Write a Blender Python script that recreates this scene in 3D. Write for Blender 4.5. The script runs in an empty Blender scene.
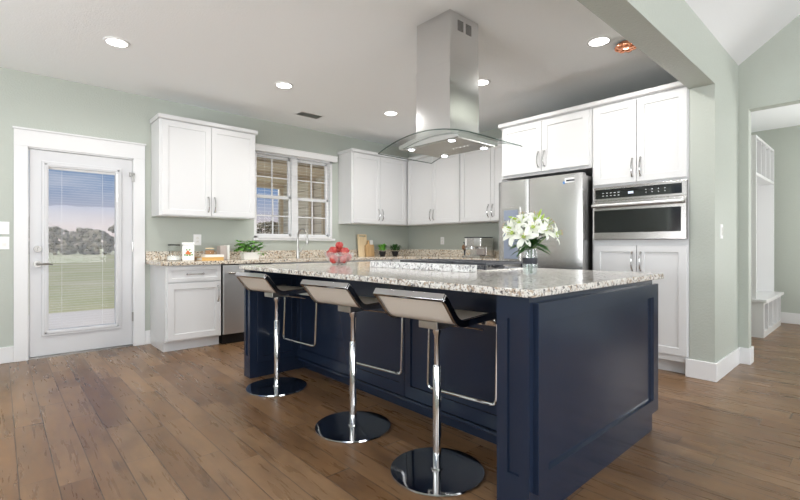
import bpy, bmesh, math, random
from mathutils import Vector, Matrix, Euler
random.seed(7)
PI = math.pi
S = bpy.context.scene
COL = S.collection

# ---------------------------------------------------------------- camera
cd = bpy.data.cameras.new('camera'); cam = bpy.data.objects.new('camera', cd); COL.objects.link(cam)
cd.sensor_width = 36; cd.lens = 441.17/800*36; cd.shift_y = -4.83/800; cd.clip_start = .02; cd.clip_end = 400
YAW = 0.83368
cam.location = (0, 0, 1.095); cam.rotation_euler = (PI/2, 0, YAW-PI/2)
S.camera = cam
S.view_settings.view_transform = 'Standard'; S.view_settings.look = 'None'
S.view_settings.exposure = 0.0; S.view_settings.gamma = 1; S.view_settings.use_curve_mapping = False
S.cycles.max_bounces = 10; S.cycles.diffuse_bounces = 6; S.cycles.glossy_bounces = 5
S.cycles.transmission_bounces = 8; S.cycles.transparent_max_bounces = 12
S.cycles.caustics_reflective = False; S.cycles.caustics_refractive = False
S.cycles.use_denoising = True; S.cycles.sample_clamp_indirect = 6

# ---------------------------------------------------------------- sky
W = bpy.data.worlds.new('sky'); S.world = W; W.use_nodes = True
nt = W.node_tree; nt.nodes.clear()
N = lambda t, tree=None: (tree or nt).nodes.new(t)
out = N('ShaderNodeOutputWorld'); bg = N('ShaderNodeBackground'); tc = N('ShaderNodeTexCoord')
sx = N('ShaderNodeSeparateXYZ'); ramp = N('ShaderNodeValToRGB'); noi = N('ShaderNodeTexNoise'); mp = N('ShaderNodeMapping')
nt.links.new(tc.outputs['Generated'], sx.inputs[0]); nt.links.new(sx.outputs['Z'], ramp.inputs[0])
cr = ramp.color_ramp; cr.elements[0].position = 0.0; cr.elements[0].color = (.66, .56, .52, 1)
cr.elements[1].position = 1; cr.elements[1].color = (.12, .24, .50, 1)
for p, c in ((.04, (.60, .52, .52, 1)), (.075, (.40, .44, .56, 1)), (.13, (.15, .27, .48, 1)), (.2, (.13, .25, .48, 1))):
    e = cr.elements.new(p); e.color = c
mp.inputs['Scale'].default_value = (3, 3, 11)
nt.links.new(tc.outputs['Generated'], mp.inputs[0]); nt.links.new(mp.outputs[0], noi.inputs['Vector'])
noi.inputs['Scale'].default_value = 1.6; noi.inputs['Detail'].default_value = 7
r2 = N('ShaderNodeValToRGB'); r2.color_ramp.elements[0].position = .5; r2.color_ramp.elements[1].position = .85
nt.links.new(noi.outputs[0], r2.inputs[0])
mx = N('ShaderNodeMixRGB'); mx.inputs[2].default_value = (.62, .63, .68, 1)
nt.links.new(r2.outputs[0], mx.inputs[0]); nt.links.new(ramp.outputs[0], mx.inputs[1])
nt.links.new(mx.outputs[0], bg.inputs[0]); bg.inputs[1].default_value = 1.0
nt.links.new(bg.outputs[0], out.inputs[0])

def light(name, kind, loc, rot, energy, color=(1, 1, 1), **kw):
    d = bpy.data.lights.new(name, kind); d.energy = energy; d.color = color
    for k, v in kw.items(): setattr(d, k, v)
    o = bpy.data.objects.new(name, d); COL.objects.link(o); o.location = loc; o.rotation_euler = rot
    return o
def aim(v): return Vector(v).to_track_quat('-Z', 'Y').to_euler()
light('sun', 'SUN', (0, 0, 30), aim((.78, .2, -.55)), 4.2, (1, .95, .88), angle=.05)
# added fill lights at unseen windows around the camera, angled up to brighten ceilings
light('window_fill', 'AREA', (1.2, -5.75, 1.45), aim((0, 1, .42)), 330, (.94, .97, 1), shape='RECTANGLE', size=4.6, size_y=1.9)
light('window_fill', 'AREA', (-3.3, -1.6, 1.5), aim((1, .15, .7)), 130, (.94, .97, 1), shape='RECTANGLE', size=3.6, size_y=1.9)
light('window_fill', 'AREA', (-3.3, 2.2, 1.3), aim((1, .1, 2.6)), 225, (.94, .97, 1), shape='RECTANGLE', size=2.2, size_y=1.6)
light('hall_fill', 'AREA', (6.6, -1.05, 1.5), aim((0, 1, .4)), 85, (1, .99, .97), shape='RECTANGLE', size=1.4, size_y=1.8)  # unseen area light added to brighten the mud room
LAMP_SPOT = 13       # watts of each recessed lamp
LAMP_GLOW = 9.0

# ---------------------------------------------------------------- materials
MAT = {}
def mat(name, color=(.8, .8, .8), rough=.5, metal=0., spec=.5, emis=None, es=0., coat=0., trans=0., ior=1.45):
    m = bpy.data.materials.new(name); m.use_nodes = True; b = m.node_tree.nodes['Principled BSDF']
    b.inputs['Base Color'].default_value = (*color, 1); b.inputs['Roughness'].default_value = rough
    b.inputs['Metallic'].default_value = metal; b.inputs['Specular IOR Level'].default_value = spec
    b.inputs['Coat Weight'].default_value = coat; b.inputs['Transmission Weight'].default_value = trans
    b.inputs['IOR'].default_value = ior
    if emis: b.inputs['Emission Color'].default_value = (*emis, 1); b.inputs['Emission Strength'].default_value = es
    MAT[name] = m; return m
def T(m): return m.node_tree, m.node_tree.nodes['Principled BSDF']
def coords(t, scale=(1, 1, 1), kind='Object', rot=(0, 0, 0)):
    c = t.nodes.new('ShaderNodeTexCoord'); mpg = t.nodes.new('ShaderNodeMapping')
    mpg.inputs['Scale'].default_value = scale; mpg.inputs['Rotation'].default_value = rot
    t.links.new(c.outputs[kind], mpg.inputs[0]); return mpg.outputs[0]
def noise(t, vec, scale, detail=3, rough=.5):
    n = t.nodes.new('ShaderNodeTexNoise'); n.inputs['Scale'].default_value = scale
    n.inputs['Detail'].default_value = detail; n.inputs['Roughness'].default_value = rough
    t.links.new(vec, n.inputs['Vector']); return n
def rampn(t, fac, stops, interp='LINEAR'):
    r = t.nodes.new('ShaderNodeValToRGB'); r.color_ramp.interpolation = interp
    el = r.color_ramp.elements
    el[0].position, el[0].color = stops[0][0], (*stops[0][1], 1); el[1].position, el[1].color = stops[-1][0], (*stops[-1][1], 1)
    for p, c in stops[1:-1]:
        e = el.new(p); e.color = (*c, 1)
    t.links.new(fac, r.inputs[0]); return r
def mixc(t, fac, a, b, mode='MIX'):
    m = t.nodes.new('ShaderNodeMixRGB'); m.blend_type = mode
    for i, v in ((0, fac), (1, a), (2, b)):
        if isinstance(v, (int, float)): m.inputs[i].default_value = v
        elif isinstance(v, tuple): m.inputs[i].default_value = (*v, 1)
        else: t.links.new(v, m.inputs[i])
    return m.outputs[0]
def bump(t, b, h, strength, dist=.01):
    bp = t.nodes.new('ShaderNodeBump'); bp.inputs['Strength'].default_value = strength; bp.inputs['Distance'].default_value = dist
    t.links.new(h, bp.inputs['Height']); t.links.new(bp.outputs[0], b.inputs['Normal'])
def mth(t, op, a, b=None):
    m = t.nodes.new('ShaderNodeMath'); m.operation = op
    for i, v in ((0, a), (1, b)):
        if v is None: continue
        if isinstance(v, (int, float)): m.inputs[i].default_value = v
        else: t.links.new(v, m.inputs[i])
    return m.outputs[0]

def textured_wall(name, color, rough=.55, s=.35, scale=85):
    m = mat(name, color, rough); t, b = T(m); v = coords(t)
    n = noise(t, v, scale, 3, .55); bump(t, b, n.outputs[0], s, .006); return m
textured_wall('wall_paint', (.455, .487, .44), .42, .45, 70)
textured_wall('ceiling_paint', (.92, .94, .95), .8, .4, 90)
textured_wall('vault_dimmed', (.74, .75, .76), .8, .4, 90)  # same white as the kitchen ceiling, darkened to stand in for dimmer light
mat('trim_white', (.76, .765, .77), .35)
mat('cabinet_white', (.69, .695, .70), .32)
mat('door_white', (.64, .645, .66), .38)
mat('white_plastic', (.85, .85, .85), .35)
mat('white_ceramic', (.86, .85, .82), .18)
mat('navy_paint', (.013, .022, .045), .2, spec=.6)
mat('chrome', (.66, .66, .66), .1, 1)
mat('mirror_chrome', (.50, .50, .51), .08, 1)
mat('brushed_nickel', (.44, .43, .41), .28, 1)
mat('satin_nickel', (.24, .23, .215), .32, 1)
mat('black_plastic', (.012, .012, .013), .35)
mat('dispenser_blue', (.26, .30, .38), .35)
mat('stainless_oven', (.36, .345, .33), .25, 1)
mat('vent_grey', (.16, .16, .155), .5)
mat('black_iron', (.03, .033, .042), .38)
mat('black_glass', (.012, .014, .014), .06, spec=.7)
mat('dark_gap', (.02, .02, .02), .7)
mat('leather_cream', (.68, .63, .56), .42)
mat('lamp_glow', (1, 1, 1), .5, emis=(1, .98, .95), es=LAMP_GLOW)
mat('led_glow', (1, 1, 1), .5, emis=(.88, .94, 1), es=14)
mat('display_glow', (.1, .1, .1), .3, emis=(.75, .85, 1), es=1.2)
mat('copper', (.95, .42, .25), .22, 1)
mat('copper_glow', (1, .8, .6), .5, emis=(1, .75, .5), es=4)
mat('wood_pale', (.72, .56, .34), .5)
mat('wood_tan', (.50, .30, .13), .5)
mat('wood_brown', (.24, .13, .07), .5)
mat('cork', (.42, .24, .12), .8)
mat('book_white', (.83, .81, .76), .6)
mat('book_gold', (.66, .40, .13), .5)
mat('taupe', (.50, .44, .41), .6)
mat('leaf_bright', (.15, .42, .05), .45)
mat('leaf_dark', (.03, .11, .02), .5)
mat('leaf_lime', (.36, .52, .08), .5)
mat('petal', (.84, .86, .78), .5)
mat('petal_throat', (.55, .66, .20), .5)
mat('anther', (.55, .25, .03), .6)
mat('red_apple', (.5, .06, .05), .33)
mat('pot_black', (.015, .015, .016), .4)
mat('soil', (.05, .03, .02), .9)
mat('sticker_blue', (.10, .25, .55), .5)
mat('concrete', (.62, .58, .54), .8)
mat('siding', (.66, .61, .55), .7)
mat('porch_wood', (.33, .26, .19), .7)
mat('bark', (.10, .07, .05), .9)
mat('tree_crown', (.175, .155, .11), .9)
mat('decal_orange', (.70, .18, .05), .5)
mat('decal_green', (.12, .26, .04), .5)

def glass_thin(name, tint=(1, 1, 1), k=1.45):
    m = bpy.data.materials.new(name); m.use_nodes = True; t = m.node_tree; t.nodes.clear()
    o = t.nodes.new('ShaderNodeOutputMaterial'); tr = t.nodes.new('ShaderNodeBsdfTransparent'); gl = t.nodes.new('ShaderNodeBsdfGlossy')
    tr.inputs[0].default_value = (*tint, 1); gl.inputs['Roughness'].default_value = .02
    fr = t.nodes.new('ShaderNodeFresnel'); fr.inputs[0].default_value = k
    ge = t.nodes.new('ShaderNodeNewGeometry'); inv = t.nodes.new('ShaderNodeMath'); inv.operation = 'SUBTRACT'; inv.inputs[0].default_value = 1
    t.links.new(ge.outputs['Backfacing'], inv.inputs[1]); mu = t.nodes.new('ShaderNodeMath'); mu.operation = 'MULTIPLY'
    t.links.new(fr.outputs[0], mu.inputs[0]); t.links.new(inv.outputs[0], mu.inputs[1])
    mxs = t.nodes.new('ShaderNodeMixShader'); t.links.new(mu.outputs[0], mxs.inputs[0])
    t.links.new(tr.outputs[0], mxs.inputs[1]); t.links.new(gl.outputs[0], mxs.inputs[2]); t.links.new(mxs.outputs[0], o.inputs[0])
    MAT[name] = m; return m
glass_thin('pane_glass', k=1.3)
m = glass_thin('cut_glass', (.97, .98, .98)); t = m.node_tree
o_ = [n_ for n_ in t.nodes if n_.type == 'OUTPUT_MATERIAL'][0]; src = o_.inputs[0].links[0].from_socket
db = t.nodes.new('ShaderNodeBsdfPrincipled'); db.inputs['Base Color'].default_value = (.85, .87, .88, 1); db.inputs['Roughness'].default_value = .12
m2 = t.nodes.new('ShaderNodeMixShader'); m2.inputs[0].default_value = .13; t.links.new(src, m2.inputs[1]); t.links.new(db.outputs[0], m2.inputs[2]); t.links.new(m2.outputs[0], o_.inputs[0])
glass_thin('canopy_glass', (.975, .985, .98)); glass_thin('vessel_glass', (.985, .99, .99), 1.25); m = glass_thin('edge_green', (.42, .50, .48)); glass_thin('water', (.9, .95, .93))

# red apple: mottled skin
t, b = T(MAT['red_apple']); v = coords(t)
n = noise(t, v, 22, 4); r = rampn(t, n.outputs[0], [(.35, (.40, .035, .035)), (.55, (.52, .09, .075)), (.75, (.68, .28, .15))])
t.links.new(r.outputs[0], b.inputs['Base Color'])

# granite
def granite(name, base, light_c, brown, dark, off):
    m = mat(name, base, .12, spec=.55); t, b = T(m); v = coords(t, kind='Object')
    n1 = noise(t, v, 9 + off, 4, .6); n2 = noise(t, v, 75, 3, .6); n3 = noise(t, v, 52, 3, .65); n4 = noise(t, v, 34, 4, .65); n5 = noise(t, v, 110, 2, .5)
    c = rampn(t, n1.outputs[0], [(.35, base), (.6, light_c)]).outputs[0]
    f = rampn(t, n4.outputs[0], [(.50, (0, 0, 0)), (.56, (1, 1, 1))]).outputs[0]; c = mixc(t, f, c, brown)
    f = rampn(t, n2.outputs[0], [(.50, (0, 0, 0)), (.55, (1, 1, 1))]).outputs[0]; c = mixc(t, f, c, light_c)
    f = rampn(t, n3.outputs[0], [(.57, (0, 0, 0)), (.61, (1, 1, 1))]).outputs[0]; c = mixc(t, f, c, dark)
    f = rampn(t, n5.outputs[0], [(.60, (0, 0, 0)), (.66, (1, 1, 1))]).outputs[0]; c = mixc(t, f, c, dark)
    t.links.new(c, b.inputs['Base Color']); return m
granite('granite', (.64, .55, .43), (.75, .70, .61), (.45, .32, .20), (.07, .06, .055), 0)
granite('granite_island', (.60, .56, .50), (.75, .73, .69), (.42, .33, .25), (.10, .095, .10), 1)
granite('granite_reflection', (.66, .66, .66), (.82, .82, .82), (.52, .50, .49), (.22, .22, .24), 2)  # granite lightened to imitate bright reflections on the raised block

# stainless, brushed along a direction
def stainless(name, color, rough, sc):
    m = mat(name, color, rough, 1); t, b = T(m); v = coords(t, sc)
    n = noise(t, v, 8, 3, .7); r = rampn(t, n.outputs[0], [(.3, (rough*.9,)*3), (.7, (rough*1.12,)*3)])
    t.links.new(r.outputs[0], b.inputs['Roughness']); bump(t, b, n.outputs[0], .02, .001); return m
stainless('stainless', (.60, .59, .57), .24, (1, 1, 60))
mat('stainless_vertical', (.60, .59, .575), .27, 1)
stainless('stainless_hood', (.70, .70, .70), .13, (60, 60, 1))

stainless('stainless_matte', (.72, .72, .72), .42, (60, 60, 1))
# hardwood planks running along Y
m = mat('oak_floor', (.2, .12, .07), .3, spec=.5); t, b = T(m)
c = t.nodes.new('ShaderNodeTexCoord'); sp = t.nodes.new('ShaderNodeSeparateXYZ'); t.links.new(c.outputs['Object'], sp.inputs[0])
PW, PL = .1345, .92
xs = mth(t, 'DIVIDE', mth(t, 'ADD', sp.outputs['X'], 20*PW-.065), PW); row = mth(t, 'FLOOR', xs)
wn = t.nodes.new('ShaderNodeTexWhiteNoise'); wn.noise_dimensions = '1D'; t.links.new(row, wn.inputs['W'])
yl = mth(t, 'ADD', mth(t, 'DIVIDE', sp.outputs['Y'], PL), mth(t, 'MULTIPLY', wn.outputs['Value'], 9.7))
wob = mth(t, 'MULTIPLY', mth(t, 'SINE', mth(t, 'MULTIPLY', yl, 2.3)), .3); yl = mth(t, 'ADD', yl, wob)
idn = mth(t, 'FLOOR', yl)
cmb = t.nodes.new('ShaderNodeCombineXYZ'); t.links.new(row, cmb.inputs[0]); t.links.new(idn, cmb.inputs[1])
w2 = t.nodes.new('ShaderNodeTexWhiteNoise'); w2.noise_dimensions = '2D'; t.links.new(cmb.outputs[0], w2.inputs['Vector'])
fx = mth(t, 'FRACT', xs); fy = mth(t, 'FRACT', yl)
dx = mth(t, 'MULTIPLY', mth(t, 'MINIMUM', fx, mth(t, 'SUBTRACT', 1., fx)), PW)
dy = mth(t, 'MULTIPLY', mth(t, 'MINIMUM', fy, mth(t, 'SUBTRACT', 1., fy)), PL)
dmin = mth(t, 'MINIMUM', dx, dy)
seam = rampn(t, mth(t, 'MULTIPLY', dmin, 100), [(.10, (0, 0, 0)), (.32, (1, 1, 1))]).outputs[0]
offs = t.nodes.new('ShaderNodeVectorMath'); offs.operation = 'MULTIPLY_ADD'
t.links.new(w2.outputs['Color'], offs.inputs[0]); offs.inputs[1].default_value = (13, 7, 5); t.links.new(c.outputs['Object'], offs.inputs[2])
mpp = t.nodes.new('ShaderNodeMapping'); mpp.inputs['Scale'].default_value = (13, 1.1, 1); t.links.new(offs.outputs[0], mpp.inputs[0])
g1 = noise(t, mpp.outputs[0], 2.2, 6, .6); g1.inputs['Distortion'].default_value = .35
mp2 = t.nodes.new('ShaderNodeMapping'); mp2.inputs['Scale'].default_value = (2.2, 1, 1); t.links.new(offs.outputs[0], mp2.inputs[0])
g2 = noise(t, mp2.outputs[0], 3.2, 4, .6)
col = rampn(t, w2.outputs['Value'], [(0, (.150, .079, .036)), (.5, (.192, .108, .052)), (1, (.236, .140, .072))]).outputs[0]
gr = rampn(t, g1.outputs[0], [(.25, (.74, .71, .68)), (.75, (1.25, 1.25, 1.25))]).outputs[0]
col = mixc(t, .85, col, gr, 'MULTIPLY')
kn = rampn(t, g2.outputs[0], [(.26, (.50, .46, .43)), (.46, (.98, .98, .98)), (.78, (1.28, 1.26, 1.24))]).outputs[0]
col = mixc(t, .8, col, kn, 'MULTIPLY')
col = mixc(t, seam, (.06, .036, .021), col)
t.links.new(col, b.inputs['Base Color'])
rr = rampn(t, g1.outputs[0], [(.3, (.24,)*3), (.7, (.36,)*3)]).outputs[0]; t.links.new(rr, b.inputs['Roughness'])
hgt = mth(t, 'ADD', mth(t, 'MULTIPLY', seam, 1.0), mth(t, 'MULTIPLY', g2.outputs[0], 1.1)); bump(t, b, hgt, .18, .003)

# lawn
m = mat('lawn', (.4, .38, .2), .9); t, b = T(m); v = coords(t)
n = noise(t, v, .35, 5); n2 = noise(t, v, 14, 3)
c1 = rampn(t, n.outputs[0], [(.3, (.36, .37, .19)), (.55, (.46, .43, .27)), (.75, (.54, .49, .36))]).outputs[0]
t.links.new(mixc(t, .35, c1, n2.outputs[0], 'OVERLAY'), b.inputs['Base Color'])
# siding boards
t, b = T(MAT['siding']); v = coords(t)
wv = t.nodes.new('ShaderNodeTexWave'); wv.wave_type = 'BANDS'; wv.bands_direction = 'Z'; wv.wave_profile = 'SAW'; wv.inputs['Scale'].default_value = 1.6
t.links.new(v, wv.inputs['Vector']); bump(t, b, wv.outputs[0], 1, .02)
r = rampn(t, wv.outputs[0], [(0, (.36, .33, .30)), (.12, (.84, .81, .76)), (1, (.88, .85, .80))]); t.links.new(r.outputs[0], b.inputs['Base Color'])
t, b = T(MAT['porch_wood']); v = coords(t)
wv = t.nodes.new('ShaderNodeTexWave'); wv.wave_type = 'BANDS'; wv.bands_direction = 'Y'; wv.wave_profile = 'SAW'; wv.inputs['Scale'].default_value = 1.1
wv.inputs['Distortion'].default_value = .6
t.links.new(v, wv.inputs['Vector'])
r = rampn(t, wv.outputs[0], [(0, (.34, .27, .20)), (.1, (.68, .59, .47)), (1, (.78, .69, .57))]); t.links.new(r.outputs[0], b.inputs['Base Color'])
# cutting-board and wood grain
for nm, a_, b_ in (('wood_pale', (.70, .53, .31), (.80, .66, .44)), ('wood_tan', (.42, .25, .11), (.60, .40, .20))):
    t, b = T(MAT[nm]); v = coords(t, (30, 30, 2)); n = noise(t, v, 3, 4)
    t.links.new(rampn(t, n.outputs[0], [(.3, a_), (.7, b_)]).outputs[0], b.inputs['Base Color'])

# ---------------------------------------------------------------- mesh helpers
class MB:
    def __init__(s): s.b = bmesh.new(); s.mi = 0
    def face(s, vs, smooth=False):
        try:
            f = s.b.faces.new(vs); f.smooth = smooth; f.material_index = s.mi; return f
        except ValueError: return None
    def box(s, x0, x1, y0, y1, z0, z1, M=None):
        P = [Vector(p) for p in ((x0, y0, z0), (x1, y0, z0), (x1, y1, z0), (x0, y1, z0), (x0, y0, z1), (x1, y0, z1), (x1, y1, z1), (x0, y1, z1))]
        if M is not None: P = [M @ p for p in P]
        v = [s.b.verts.new(p) for p in P]
        for q in ((3, 2, 1, 0), (4, 5, 6, 7), (0, 1, 5, 4), (1, 2, 6, 5), (2, 3, 7, 6), (3, 0, 4, 7)): s.face([v[i] for i in q])
        return s
    def prism(s, pts, axis, a0, a1):
        """extrude a 2-D polygon; axis 0: pts=(y,z), 1: pts=(x,z), 2: pts=(x,y)"""
        def mk(p, a):
            q = list(p); q.insert(axis, a); return s.b.verts.new(q)
        A = [mk(p, a0) for p in pts]; B = [mk(p, a1) for p in pts]; n = len(pts)
        s.face(A[::-1]); s.face(B)
        for i in range(n): s.face([A[i], A[(i+1) % n], B[(i+1) % n], B[i]])
        bmesh.ops.recalc_face_normals(s.b, faces=s.b.faces[:]); return s
    def lathe(s, prof, n=24, c=(0, 0, 0), M=None, cap0=True, cap1=True):
        rings = []
        for r, z in prof:
            ring = []
            for k in range(n):
                a = 2*PI*k/n; p = Vector((c[0]+r*math.cos(a), c[1]+r*math.sin(a), c[2]+z))
                ring.append(s.b.verts.new(M @ p if M is not None else p))
            rings.append(ring)
        for A, B in zip(rings, rings[1:]):
            for k in range(n): s.face([A[k], A[(k+1) % n], B[(k+1) % n], B[k]], True)
        if cap0: s.face(rings[0][::-1])
        if cap1: s.face(rings[-1])
        return s
    def tube(s, pts, r, n=10, closed=False, cap=True, flat=1.):
        P = [Vector(p) for p in pts]; m = len(P); rs = r if isinstance(r, (list, tuple)) else [r]*m
        rings = []; up = None
        for i in range(m):
            a = P[(i-1) % m] if (closed or i > 0) else P[i]; c = P[(i+1) % m] if (closed or i < m-1) else P[i]
            d = (c-a).normalized()
            if up is None:
                up = Vector((0, 0, 1)) if abs(d.z) < .9 else Vector((1, 0, 0))
            u = (up - d*up.dot(d)); u = u.normalized() if u.length > 1e-6 else d.orthogonal().normalized()
            up = u; w = d.cross(u)
            rings.append([s.b.verts.new(P[i]+(u*math.cos(2*PI*k/n)+w*flat*math.sin(2*PI*k/n))*rs[i]) for k in range(n)])
        R = rings + ([rings[0]] if closed else [])
        for A, B in zip(R, R[1:]):
            for k in range(n): s.face([A[k], A[(k+1) % n], B[(k+1) % n], B[k]], True)
        if cap and not closed: s.face(rings[0][::-1]); s.face(rings[-1])
        return s
    def sweep_rect(s, path, wdir, w, tks, smooth=True):
        """sheet of thickness: path points list, extruded +-w/2 along wdir, offset by thickness tks along normal"""
        P = [Vector(p) for p in path]; wd = Vector(wdir).normalized(); m = len(P); R = []
        for i in range(m):
            d = (P[min(i+1, m-1)]-P[max(i-1, 0)]).normalized(); nn = d.cross(wd).normalized()
            R.append([s.b.verts.new(q) for q in (P[i]-wd*w/2-nn*tks/2, P[i]+wd*w/2-nn*tks/2, P[i]+wd*w/2+nn*tks/2, P[i]-wd*w/2+nn*tks/2)])
        for A, B in zip(R, R[1:]):
            for k in range(4): s.face([A[k], A[(k+1) % 4], B[(k+1) % 4], B[k]], smooth)
        s.face(R[0][::-1]); s.face(R[-1]); return s
    def sphere(s, c, r, seg=16, ring=10, sc=(1, 1, 1)):
        M = Matrix.Translation(c) @ Matrix.Diagonal((*sc, 1))
        pre = set(s.b.faces)
        bmesh.ops.create_uvsphere(s.b, u_segments=seg, v_segments=ring, radius=r, matrix=M)
        for f in s.b.faces:
            if f not in pre: f.smooth = True; f.material_index = s.mi
        return s
    def build(s, name, m=None, parent=None, bevel=0, segs=2, sharp=35, normals=True):
        if normals: bmesh.ops.recalc_face_normals(s.b, faces=s.b.faces[:])
        me = bpy.data.meshes.new(name); s.b.to_mesh(me); s.b.free()
        for mm in (m if isinstance(m, (list, tuple)) else [m]):
            if mm: me.materials.append(MAT[mm])
        if any(p.use_smooth for p in me.polygons):
            me.set_sharp_from_angle(angle=math.radians(sharp))
        o = bpy.data.objects.new(name, me); COL.objects.link(o)
        if parent is not None: o.parent = parent
        if bevel:
            bv = o.modifiers.new('bevel', 'BEVEL'); bv.width = bevel; bv.segments = segs; bv.limit_method = 'ANGLE'; bv.angle_limit = math.radians(40)
        return o
def tag(o, label=None, cat=None, group=None, kind=None):
    if label: o['label'] = label
    if cat: o['category'] = cat
    if group: o['group'] = group
    if kind: o['kind'] = kind
    return o
def thing(name, label, cat, loc=(0, 0, 0), rz=0, group=None):
    o = bpy.data.objects.new(name, None); COL.objects.link(o); o.location = loc; o.rotation_euler = (0, 0, rz); o.empty_display_size = .1
    return tag(o, label, cat, group)
def struct(name, mb, m, label, cat, parent=None, **k):
    o = mb.build(name, m, parent, **k)
    if parent is None: tag(o, label, cat, kind='structure')
    return o
def copy_tree(o, parent=None):
    c = o.copy(); COL.objects.link(c); c.parent = parent
    for ch in list(o.children): copy_tree(ch, c)
    return c

def shaker(name, m, parent, x0, x1, z0, z1, y=0., t=.02, rail=.06, rec=.009, ch=.003, lab=None):
    """recessed-panel door facing -Y, its front plane at y-t"""
    s = MB(); b = s.b
    def rect(i, yy): return [b.verts.new((xx, yy, zz)) for xx, zz in ((x0+i, z0+i), (x1-i, z0+i), (x1-i, z1-i), (x0+i, z1-i))]
    L = [rect(0, y), rect(0, y-t+ch*.5), rect(ch*.5, y-t), rect(rail, y-t), rect(rail+ch, y-t+rec)]
    for A, B in zip(L, L[1:]):
        for k in range(4): s.face([A[k], A[(k+1) % 4], B[(k+1) % 4], B[k]])
    s.face(L[-1]); s.face(L[0][::-1])
    o = s.build(name, m, parent)
    if lab: o['label'] = lab
    return o
def pull(parent, x, z, L=.16, y=-.02, vert=True, m='chrome'):
    s = MB(); pts = []
    for k in range(13):
        u = k/12; a = (u-.5)*L; d = y-.004-.028*(math.sin(PI*u)**.55)
        pts.append((x, d, z+a) if vert else (x+a, d, z))
    rad = [.0075 if k in (0, 12) else .0045+.0022*abs(math.cos(PI*k/12)) for k in range(13)]
    s.tube(pts, rad, 8)
    for e in (-.5, .5):
        p0 = (x, y, z+e*L) if vert else (x+e*L, y, z); p1 = (x, y-.007, z+e*L) if vert else (x+e*L, y-.007, z)
        s.tube([p0, p1], .009, 10)
    return s.build('handle', m, parent)

CW = 'cabinet_white'
def cabinet(name, label, loc, rz, W_, D, H, doors=(), drawers=(), toe=0, crown=0, cat='cabinet', group=None, m=CW, hb='bottom', rail=.06, cl=.016, cr=.016):
    """front plane of the box at local y=0 facing -Y; doors=(x0,x1,z0,z1,handle_side)"""
    r = thing(name, label, cat, loc, rz, group)
    s = MB(); s.box(0, W_, 0, D, toe, H); s.build('cabinet_box', m, r, bevel=.0015, segs=1)
    if toe:
        s = MB(); s.box(0.0, W_, .07, D, 0, toe); s.build('toe_kick', m, r)
    if crown:
        s = MB(); s.prism([(-.022, H), (-.034, H+.010), (-.034, H+crown), (D, H+crown), (D, H)], 0, -cl, W_+cr)
        s.build('crown_moulding', m, r)
    for x0, x1, z0, z1, side in doors:
        d = shaker('door', m, r, x0, x1, z0, z1, rail=rail)
        hx = x1-.032 if side == 'r' else x0+.032
        hz = z0+.13 if hb == 'bottom' else z1-.13
        if side: pull(d, hx, hz)
    for x0, x1, z0, z1 in drawers:
        d = shaker('drawer', m, r, x0, x1, z0, z1, rail=.038); pull(d, (x0+x1)/2, (z0+z1)/2, .16, vert=False)
    return r

# ================================================================ STRUCTURE
YA, XB, PY0, PY1, PX, HX = 5.5, 5.19, .923, 1.10, 4.25, 5.09
HZ, JY, VZ, HO = 2.392, .848, 2.765, 2.342   # header underside, jamb of the mud room opening, spring line of the vault
DX0, DX1 = .20, 1.078     # rough door opening
WX0, WX1, WZ0, WZ1 = 2.44, 3.64, 1.19, 2.33
s = MB(); s.box(-3.6, 9, -6.1, YA+.14, -.1, 0); struct('floor', s, 'oak_floor', 'brown hardwood plank floor running through the kitchen', 'floor')
s = MB()
s.box(-3.6, DX0, YA, YA+.14, 0, 2.9); s.box(DX1, WX0, YA, YA+.14, 0, 2.9); s.box(DX0, DX1, YA, YA+.14, 2.035, 2.9)
s.box(WX0, WX1, YA, YA+.14, 0, WZ0); s.box(WX0, WX1, YA, YA+.14, WZ1, 2.9); s.box(WX1, XB+.15, YA, YA+.14, 0, 2.9)
struct('wall_left', s, 'wall_paint', 'sage green kitchen wall with the glass door and the sink window', 'wall')
s = MB(); s.box(XB, XB+.15, PY1, YA, 0, 2.9); struct('wall_right', s, 'wall_paint', 'sage green kitchen wall behind the fridge and oven cabinets', 'wall')
s = MB(); s.box(-3.6, XB+.15, PY1, YA+.14, 2.74, 2.9); struct('ceiling', s, 'ceiling_paint', 'flat white kitchen ceiling with recessed lights', 'ceiling')
# pier and dropped header between kitchen and living room
s = MB(); s.box(PX, HX+.12, PY0, PY1, 0, HZ); s.box(HX+.12, XB+.15, PY0, PY1, 0, 2.9); s.box(-3.6, HX+.12, PY0, PY1, HZ, 2.9)
struct('wall_header', s, 'wall_paint', 'sage green pier and dropped header between kitchen and living room', 'wall')
# vaulted living room
SL = .735; RY = -2.5; RZ = VZ+SL*(PY0-RY)
poly = [(PY0, VZ), (RY, RZ), (-5.95, VZ), (-5.95, 2.9), (RY, RZ+.17), (PY0, 2.9)]
s = MB(); s.prism(poly, 0, -3.6, HX+.12); struct('ceiling_vault', s, 'vault_dimmed', 'white sloping vaulted ceiling of the living room', 'ceiling')
s = MB()
s.prism([(JY, 0), (PY0, 0), (PY0, VZ), (JY, VZ+SL*(PY0-JY))], 0, HX, HX+.12)
s.prism([(JY, HO), (JY, VZ+SL*(PY0-JY)), (-.3, VZ+SL*(PY0+.3)), (-.3, HO)], 0, HX, HX+.12)
s.prism([(-.3, 0), (-.3, VZ+SL*(PY0+.3)), (RY, RZ), (-5.95, VZ), (-5.95, 0)], 0, HX, HX+.12)
struct('wall_hall', s, 'wall_paint', 'sage green living room wall with the opening to the mud room', 'wall')
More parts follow.
